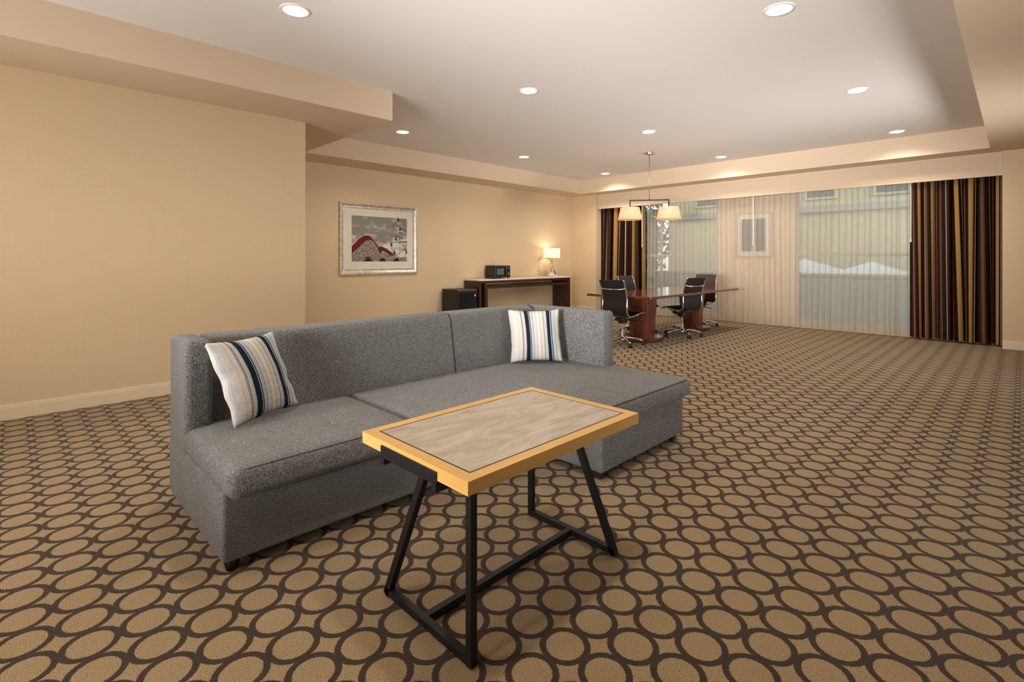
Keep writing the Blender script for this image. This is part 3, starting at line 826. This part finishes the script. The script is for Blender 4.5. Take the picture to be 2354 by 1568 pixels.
PRG = {
    'track': [[(-0.547, -0.131), (-0.483, -0.069), (-0.411, 0.004), (-0.339, 0.05), (-0.266, 0.062), (-0.211, 0.055), (-0.155, 0.006), (-0.105, -0.049), (-0.042, -0.126), (0.016, -0.193), (0.035, -0.244), (-0.01, -0.25), (-0.054, -0.16), (-0.105, -0.082), (-0.155, -0.028), (-0.211, -0.016), (-0.278, -0.031), (-0.339, -0.077), (-0.411, -0.145), (-0.483, -0.201), (-0.547, -0.256)], [(-0.035, -0.126), (0.035, -0.13), (0.112, -0.157), (0.191, -0.208), (0.27, -0.265), (0.27, -0.288), (0.204, -0.288), (0.138, -0.237), (0.067, -0.21), (0.016, -0.205)]] ,
    'lattice': [[(-0.547, -0.256), (-0.483, -0.201), (-0.411, -0.145), (-0.339, -0.077), (-0.278, -0.031), (-0.211, -0.016), (-0.155, -0.028), (-0.105, -0.082), (-0.054, -0.16), (-0.01, -0.25), (0.112, -0.26), (0.23, -0.3), (0.35, -0.328), (0.553, -0.309), (0.553, -0.392), (-0.547, -0.392)]] ,
    'hi': [[(-0.547, -0.131), (-0.483, -0.069), (-0.411, 0.004), (-0.339, 0.05), (-0.345, 0.059), (-0.417, 0.015), (-0.488, -0.056), (-0.547, -0.112)]] ,
    'palm': [[(-0.339, -0.392), (-0.278, -0.353), (-0.315, -0.326), (-0.26, -0.331), (-0.266, -0.292), (-0.235, -0.32), (-0.192, -0.291), (-0.211, -0.336), (-0.142, -0.341), (-0.192, -0.358), (-0.142, -0.392)], [(-0.029, -0.392), (0.009, -0.341), (0.06, -0.329), (0.093, -0.352), (0.112, -0.392)], [(0.257, -0.392), (0.297, -0.34), (0.364, -0.328), (0.398, -0.392)]] ,
}
PRL = {
    'rim': [([(0.344, 0.388), (0.283, 0.309), (0.237, 0.203), (0.21, 0.098), (0.201, -0.006), (0.21, -0.087), (0.237, -0.202), (0.283, -0.294), (0.344, -0.386)], 0.0089), ([(0.377, 0.387), (0.317, 0.305), (0.267, 0.198), (0.241, 0.093), (0.23, -0.005), (0.239, -0.086), (0.267, -0.201), (0.31, -0.293), (0.371, -0.386)], 0.0077)] ,
    'spoke': [([(0.364, 0.392), (0.55, 0.257)], 0.0064), ([(0.31, 0.304), (0.55, 0.139)], 0.0077), ([(0.297, 0.275), (0.55, 0.169)], 0.0051), ([(0.263, 0.198), (0.55, 0.074)], 0.0077), ([(0.259, 0.175), (0.55, 0.116)], 0.0051), ([(0.241, 0.07), (0.55, 0.021)], 0.0077), ([(0.257, -0.172), (0.55, -0.097)], 0.0064), ([(0.283, -0.294), (0.55, -0.162)], 0.0077), ([(0.377, -0.386), (0.55, -0.256)], 0.0064), ([(0.391, 0.221), (0.398, -0.351)], 0.0038), ([(0.411, 0.152), (0.514, -0.198)], 0.0038), ([(0.445, 0.012), (0.257, -0.19)], 0.0038), ([(0.452, 0.376), (0.55, 0.322)], 0.0051)] ,
    'green': [([(0.23, -0.047), (0.432, -0.04)], 0.0115), ([(0.425, -0.037), (0.55, -0.027)], 0.0256)] ,
}
def print_sky():
    m, nt, b = new_mat('print_cloudy_sky')
    a = noise(nt, mapping(nt, 'Object', (1, 2.2, 5.5), loc=(0, .3, 1.1)), 1.5, 6, .55, .4)
    sp = N(nt, 'ShaderNodeSeparateXYZ'); nt.links.new(N(nt, 'ShaderNodeTexCoord').outputs['Object'], sp.inputs[0])
    g = math_node(nt, 'MULTIPLY_ADD', sp.outputs[2], -.30, a)
    g = math_node(nt, 'MULTIPLY_ADD', sp.outputs[1], .08, g)
    nt.links.new(ramp(nt, g, [(.44, (.25, .235, .205)), (.54, (.42, .40, .355)), (.63, (.70, .67, .62))]), b.inputs['Base Color'])
    b.inputs['Roughness'].default_value = .6; b.inputs['Specular IOR Level'].default_value = .2
    return m
def print_lattice():
    m, nt, b = new_mat('print_lattice')
    a = noise(nt, mapping(nt, 'Object', (1, 70, 22)), 1.0, 4, .7)
    nt.links.new(ramp(nt, a, [(.36, (.03, .022, .016)), (.5, (.22, .17, .13)), (.64, (.58, .51, .43))]), b.inputs['Base Color'])
    b.inputs['Roughness'].default_value = .35
    return m
bm = bmesh.new()
def flat(pts, x, mi):
    f = bm.faces.new([bm.verts.new((x, y, z)) for y, z in pts]); f.material_index = mi
    if f.calc_area() and f.normal.x < 0: f.normal_flip()
flat([(-.548, -.392), (.555, -.392), (.555, .397), (-.548, .397)], .0104, 0)
for mi, k, h in ((2, 'lattice', .0108), (1, 'track', .0112), (3, 'hi', .0114), (4, 'palm', .0116)):
    for pl in PRG[k]: flat(pl, h, mi)
for mi, k, h in ((4, 'spoke', .0112), (5, 'rim', .0116), (5, 'green', .0116)):
    for pts, w in PRL[k]:
        for (y0, q0), (y1, q1) in zip(pts, pts[1:]):
            d_ = Vector((y1-y0, q1-q0)); d_.normalize(); n_ = Vector((-d_.y, d_.x))*w*.5; e_ = d_*w*.3
            flat([(y0-n_.x-e_.x, q0-n_.y-e_.y), (y1-n_.x+e_.x, q1-n_.y+e_.y), (y1+n_.x+e_.x, q1+n_.y+e_.y), (y0+n_.x-e_.x, q0+n_.y-e_.y)], h, mi)
for y, z in [(0.368, 0.366), (0.409, 0.198), (0.317, 0.014), (0.224, -0.092), (0.29, -0.236), (0.539, -0.221)]:
    flat([(y+.019*math.cos(t*PI/8), z-.006+.024*math.sin(t*PI/8)) for t in range(16)], .0118, 4); flat([(y-.014, z+.014), (y+.014, z+.014), (y+.018, z+.030), (y-.018, z+.030)], .0117, 6)
    flat([(y-.020, z+.030), (y+.020, z+.030), (y+.014, z+.040), (y-.014, z+.040)], .0120, 4)
obj('print', bm, [print_sky(), pbr('print_red', (.13, .012, .014), .6, spec=.2), print_lattice(), pbr('print_pale', (.60, .50, .44), .6, spec=.2), pbr('print_dark', (.022, .019, .015), .6, spec=.2), pbr('print_green', (.16, .17, .06), .6, spec=.2), pbr('print_cabin', (.20, .185, .165), .6, spec=.2)], pic)

# ================================================================== CONFERENCE TABLE
ct = thing('conference_table', 'long mahogany conference table on two pedestals by the sheers', 'table', (-4.27, 8.10, 0))
bm = boxes([(-.56, .56, -1.60, 1.60, .715, .752)], .004, 1)
obj('tabletop', bm, M['mahogany_y'], ct)
obj('apron', boxes([(-.30, .30, -1.15, 1.15, .675, .715)]), M['mahogany_y'], ct)
for yc in (-.87, .87):
    bm = bmesh.new()
    lathe(bm, [(.35, .012), (.36, .02), (.36, .058), (.35, .066)], 44, (0, yc), sx=.88, sy=.98)
    bs = obj('pedestal_base', bm, M['mahogany_y'], ct, smooth=True, angle=40)
    for k in range(4):
        a = PI/4+k*PI/2
        obj('foot_block', boxes([(math.cos(a)*.30-.03, math.cos(a)*.30+.03, yc+math.sin(a)*.33-.03, yc+math.sin(a)*.33+.03, 0, .07)], .006, 1), M['mahogany_z'], bs)
    # fluted column, wider at the top
    bm = bmesh.new(); rings = []
    ns = 48
    for z, k in ((.066, 1.0), (.2, 1.03), (.45, 1.10), (.675, 1.2)):
        ring = []
        for i in range(ns):
            a = 2*PI*i/ns
            ex = .165*k*math.copysign(abs(math.cos(a))**.6, math.cos(a)); ey = .185*k*math.copysign(abs(math.sin(a))**.6, math.sin(a))
            fl = 1.0 if (i % 6) else .955
            ring.append(bm.verts.new((ex*fl, yc+ey*fl, z)))
        rings.append(ring)
    for r0, r1 in zip(rings, rings[1:]):
        for i in range(ns): bm.faces.new((r0[i], r0[(i+1) % ns], r1[(i+1) % ns], r1[i]))
    bm.faces.new(rings[0][::-1]); bm.faces.new(rings[-1])
    obj('pedestal_column', bm, M['mahogany_z'], ct, smooth=True, angle=25)

# ================================================================== OFFICE CHAIRS
def smooth_path(ctrl, n):
    pts = [Vector(p) for p in ctrl]; out = []
    m = len(pts)-1
    for i in range(n+1):
        t = i/n*m; k = min(int(t), m-1); f = t-k
        p0, p1, p2, p3 = pts[max(k-1, 0)], pts[k], pts[k+1], pts[min(k+2, m)]
        out.append(.5*((2*p1)+(p2-p0)*f+(2*p0-5*p1+4*p2-p3)*f*f+(3*p1-p0-3*p2+p3)*f**3))
    return out
def make_chair(label, base_ang, col_mat, loc, rotz):
    t = thing('office_chair', label, 'chair', loc, rotz, 'office chairs around the conference table')
    prof = smooth_path([(0, .265, .455), (0, .225, .482), (0, .10, .475), (0, -.06, .452), (0, -.155, .455), (0, -.205, .495), (0, -.222, .58), (0, -.218, .70), (0, -.245, .83), (0, -.285, .935), (0, -.302, .975), (0, -.325, .982)], 110)
    # ribbed sling
    bm = bmesh.new(); W = .205; front, back = [], []
    L = 0.0
    for i, p in enumerate(prof):
        if i: L += (p-prof[i-1]).length
        d_ = (prof[min(i+1, len(prof)-1)]-prof[max(i-1, 0)]).normalized()
        nrm = Vector((0, d_.z, -d_.y))      # towards the sitter
        if nrm.dot(Vector((0, .6, .8))) < 0: nrm = -nrm
        hgt = .006+.007*abs(math.sin(PI*L/.046))**.6
        front.append([bm.verts.new(p+nrm*hgt*(1 if abs(x) < .9*W else .6)+Vector((x, 0, 0))) for x in (-W, -W*.5, 0, W*.5, W)])
        back.append([bm.verts.new(p-nrm*.005+Vector((x, 0, 0))) for x in (-W, -W*.5, 0, W*.5, W)])
    for i in range(len(prof)-1):
        for k in range(4):
            bm.faces.new((front[i][k], front[i][k+1], front[i+1][k+1], front[i+1][k]))
            bm.faces.new((back[i][k+1], back[i][k], back[i+1][k], back[i+1][k+1]))
        bm.faces.new((front[i][0], front[i+1][0], back[i+1][0], back[i][0]))
        bm.faces.new((front[i+1][4], front[i][4], back[i][4], back[i+1][4]))
    for i in (0, -1):
        for k in range(4): bm.faces.new((front[i][k], front[i][k+1], back[i][k+1], back[i][k]))
    obj('ribbed_sling', bm, col_mat, t, smooth=True, angle=60)
    for s in (-1, 1):
        rail = obj('side_rail', tube(bmesh.new(), [p+Vector((s*.212, 0, 0)) for p in prof[::3]], .011, 8), M['chrome'], t, smooth=True)
    # chrome struts: behind the upper back and under the seat
    bm = tube(bmesh.new(), [(-.212, -.262, .87), (-.17, -.30, .855), (0, -.31, .85), (.17, -.30, .855), (.212, -.262, .87)], .010, 8)
    obj('back_strut', bm, M['chrome'], t, smooth=True)
    bm = bmesh.new(); tube(bm, [(-.212, -.03, .45), (-.12, -.03, .42), (.12, -.03, .42), (.212, -.03, .45)], .011, 8)
    tube(bm, [(-.212, .10, .465), (-.12, .10, .42), (.12, .10, .42), (.212, .10, .465)], .011, 8)
    obj('seat_strut', bm, M['chrome'], t, smooth=True)
    mech = obj('tilt_mechanism', boxes([(-.075, .075, -.10, .15, .365, .415), (-.05, .05, -.06, .06, .325, .368)], .012, 2), M['black_plastic'], t, smooth=True, angle=40)
    obj('lever', tube(bmesh.new(), [(.07, .05, .385), (.20, .06, .365), (.25, .065, .362)], [.006, .006, .013], 8), M['black_plastic'], mech, smooth=True)
    obj('lever', tube(bmesh.new(), [(-.07, -.02, .375), (-.22, -.02, .35)], .006, 8), M['black_plastic'], mech, smooth=True)
    obj('gas_column', lathe(bmesh.new(), [(.014, .20), (.014, .33)], 16), M['chrome'], t, smooth=True, angle=40)
    obj('column_sleeve', lathe(bmesh.new(), [(.034, .075), (.034, .10), (.025, .115), (.024, .215), (.021, .22)], 20), M['chrome'], t, smooth=True, angle=40)
    for k in range(5):
        a = base_ang-rotz+2*PI*k/5
        ca, sa = math.cos(a), math.sin(a)
        pts = [(ca*r, sa*r, z) for r, z in ((.02, .108), (.10, .110), (.19, .100), (.26, .083), (.30, .068))]
        arm = obj('base_arm', tube(bmesh.new(), pts, [.024, .020, .017, .015, .012], 8), M['chrome'], t, smooth=True)
        bm = bmesh.new()
        for off in (-.016, .016):
            seg = 18; r = .027
            rings = []
            for w in (-.011, .011):
                rings.append([bm.verts.new((ca*.305-sa*(off+w)+ca*r*math.cos(2*PI*q/seg), sa*.305+ca*(off+w)+sa*r*math.cos(2*PI*q/seg), r+r*math.sin(2*PI*q/seg))) for q in range(seg)])
            for q in range(seg): bm.faces.new((rings[0][q], rings[0][(q+1) % seg], rings[1][(q+1) % seg], rings[1][q]))
            bm.faces.new(rings[0][::-1]); bm.faces.new(rings[1])
        tube(bm, [(ca*.30, sa*.30, .03), (ca*.30, sa*.30, .072)], .009, 8)
        obj('caster', bm, M['black_plastic'], arm, smooth=True, angle=40)
    return t
make_chair('black office chair at the near end of the table, its back turned to us', math.radians(-36), M['leather'], (-4.232, 6.60, 0), 0)
make_chair('black office chair seen side-on at the right-hand long side of the table', math.radians(-42), M['leather'], (-4.00, 8.05, 0), PI/2-.30)
brown = pbr('brown_leather', (.060, .032, .026), .38)
make_chair('dark brown ribbed office chair at the far end of the table, facing us', math.radians(30), brown, (-4.352, 9.50, 0), PI+.05)
make_chair('black ribbed office chair on the far left long side, in front of the striped drape', math.radians(12), M['leather'], (-4.77, 7.95, 0), -PI/2-.1)

# ================================================================== PENDANT
pd = thing('pendant_light', 'two-shade pendant light hanging over the conference table', 'pendant light', (-4.61, 8.04, 0), math.radians(35))
obj('canopy', lathe(bmesh.new(), [(.066, 3.142), (.068, 3.146), (.068, ZT)], 32), M['nickel'], pd, smooth=True, angle=40)
obj('rod', tube(bmesh.new(), [(0, 0, 3.145), (0, 0, 2.345)], .0065, 10), M['nickel'], pd, smooth=True)
bm = bmesh.new(); bar(bm, (-.342, 0, 2.335), (.342, 0, 2.335), .022)
bar(bm, (-.331, 0, 2.326), (-.331, 0, 2.21), .022); bar(bm, (.331, 0, 2.326), (.331, 0, 2.21), .022)
obj('yoke_bar', bm, M['bronze'], pd)
for s in (-1, 1):
    cx = s*.331
    sh = obj('lamp_shade', lathe(bmesh.new(), [(.213, 1.995), (.163, 2.208)], 48, (cx, 0), cap=False), M['pend_shade'], pd, smooth=True)
    for z, r in ((1.996, .213), (2.207, .163)): obj('shade_ring', tube(bmesh.new(), [(cx+r*math.cos(2*PI*k/40), r*math.sin(2*PI*k/40), z) for k in range(40)], .003, 6, True), M['trim'], sh, smooth=True)
    for k in range(3):
        a = 2*PI*k/3; obj('shade_spoke', tube(bmesh.new(), [(cx, 0, 2.2), (cx+.163*math.cos(a), .163*math.sin(a), 2.205)], .003, 5), M['trim'], sh, smooth=True)
    obj('diffuser', lathe(bmesh.new(), [(.0, 2.002), (.205, 2.002), (.205, 2.006), (.0, 2.006)], 40, (cx, 0), cap=False), shade_mat('pendant_diffuser', (.9, .78, .55), .6), sh)
    obj('bulb', lathe(bmesh.new(), [(.012, 2.20), (.016, 2.17), (.03, 2.12), (.03, 2.10), (.018, 2.075), (.002, 2.068)], 20, (cx, 0)), M['bulb'], sh, smooth=True)
    point_light('pendant_bulb_light', (cx, 0, 2.095), 5.2, (1.0, .72, .46), .035, pd)

# ================================================================== RECESSED DOWNLIGHTS
DG = 'recessed ceiling downlights'
def downlight(x, y, label, power=1.0):
    t = thing('downlight', label, 'ceiling light', (x, y, ZT), 0, DG)
    bm = lathe(bmesh.new(), [(.088, -.001), (.090, -.006), (.104, -.006), (.110, -.002), (.110, .0)], 40, cap=False)
    obj('trim_ring', bm, M['white_metal'], t, smooth=True)
    obj('lens', lathe(bmesh.new(), [(.0005, -.0035), (.0885, -.0035), (.0885, -.001), (.0005, -.001)], 40, cap=False), M['lamp_disc'], t)
    d_ = bpy.data.lights.new('downlight_lamp', 'SPOT'); d_.energy = SPOT_W*power; d_.color = WARM
    d_.spot_size = math.radians(150); d_.spot_blend = 1.0; d_.shadow_soft_size = .08
    o_ = bpy.data.objects.new('downlight_lamp', d_); C.objects.link(o_); o_.location = (0, 0, -.02); o_.parent = t
L = [(-3.87, 1.55, 'large downlight at the top left of the ceiling, nearest the camera'),
     (-1.275, 4.12, 'large downlight at the top right of the ceiling'),
     (-3.875, 4.14, 'downlight in the ceiling centre, above the right half of the sofa'),
     (-1.27, 6.72, 'downlight at the right, second nearest in the right-hand row'),
     (-6.45, 4.16, 'glowing downlight beside the soffit corner, above the framed picture'),
     (-3.87, 6.73, 'downlight just above the pendant canopy'),
     (-1.27, 9.31, 'downlight farthest right, close to the window pelmet'),
     (-6.45, 6.76, 'downlight left of the pendant, above the console wall'),
     (-3.88, 9.34, 'downlight just right of the pendant rod, close to the pelmet'),
     (-6.44, 9.35, 'smallest downlight in the far left ceiling corner')]
for x, y, lab in L: downlight(x, y, lab, (1.4 if x < -6 else 1.0)*(1.35 if y > 9 else 1.0))
for x, y, w in ((-1.27, 1.55, 'the right-hand row, just above the picture'), (-3.87, -1.04, 'the left row, first behind the viewpoint'), (-1.27, -1.04, 'the right row, first behind the viewpoint'),
                (-3.87, -3.3, 'the left row, by the back wall'), (-1.27, -3.3, 'the right row, by the back wall')):
    downlight(x, y, 'recessed downlight outside the picture in '+w)
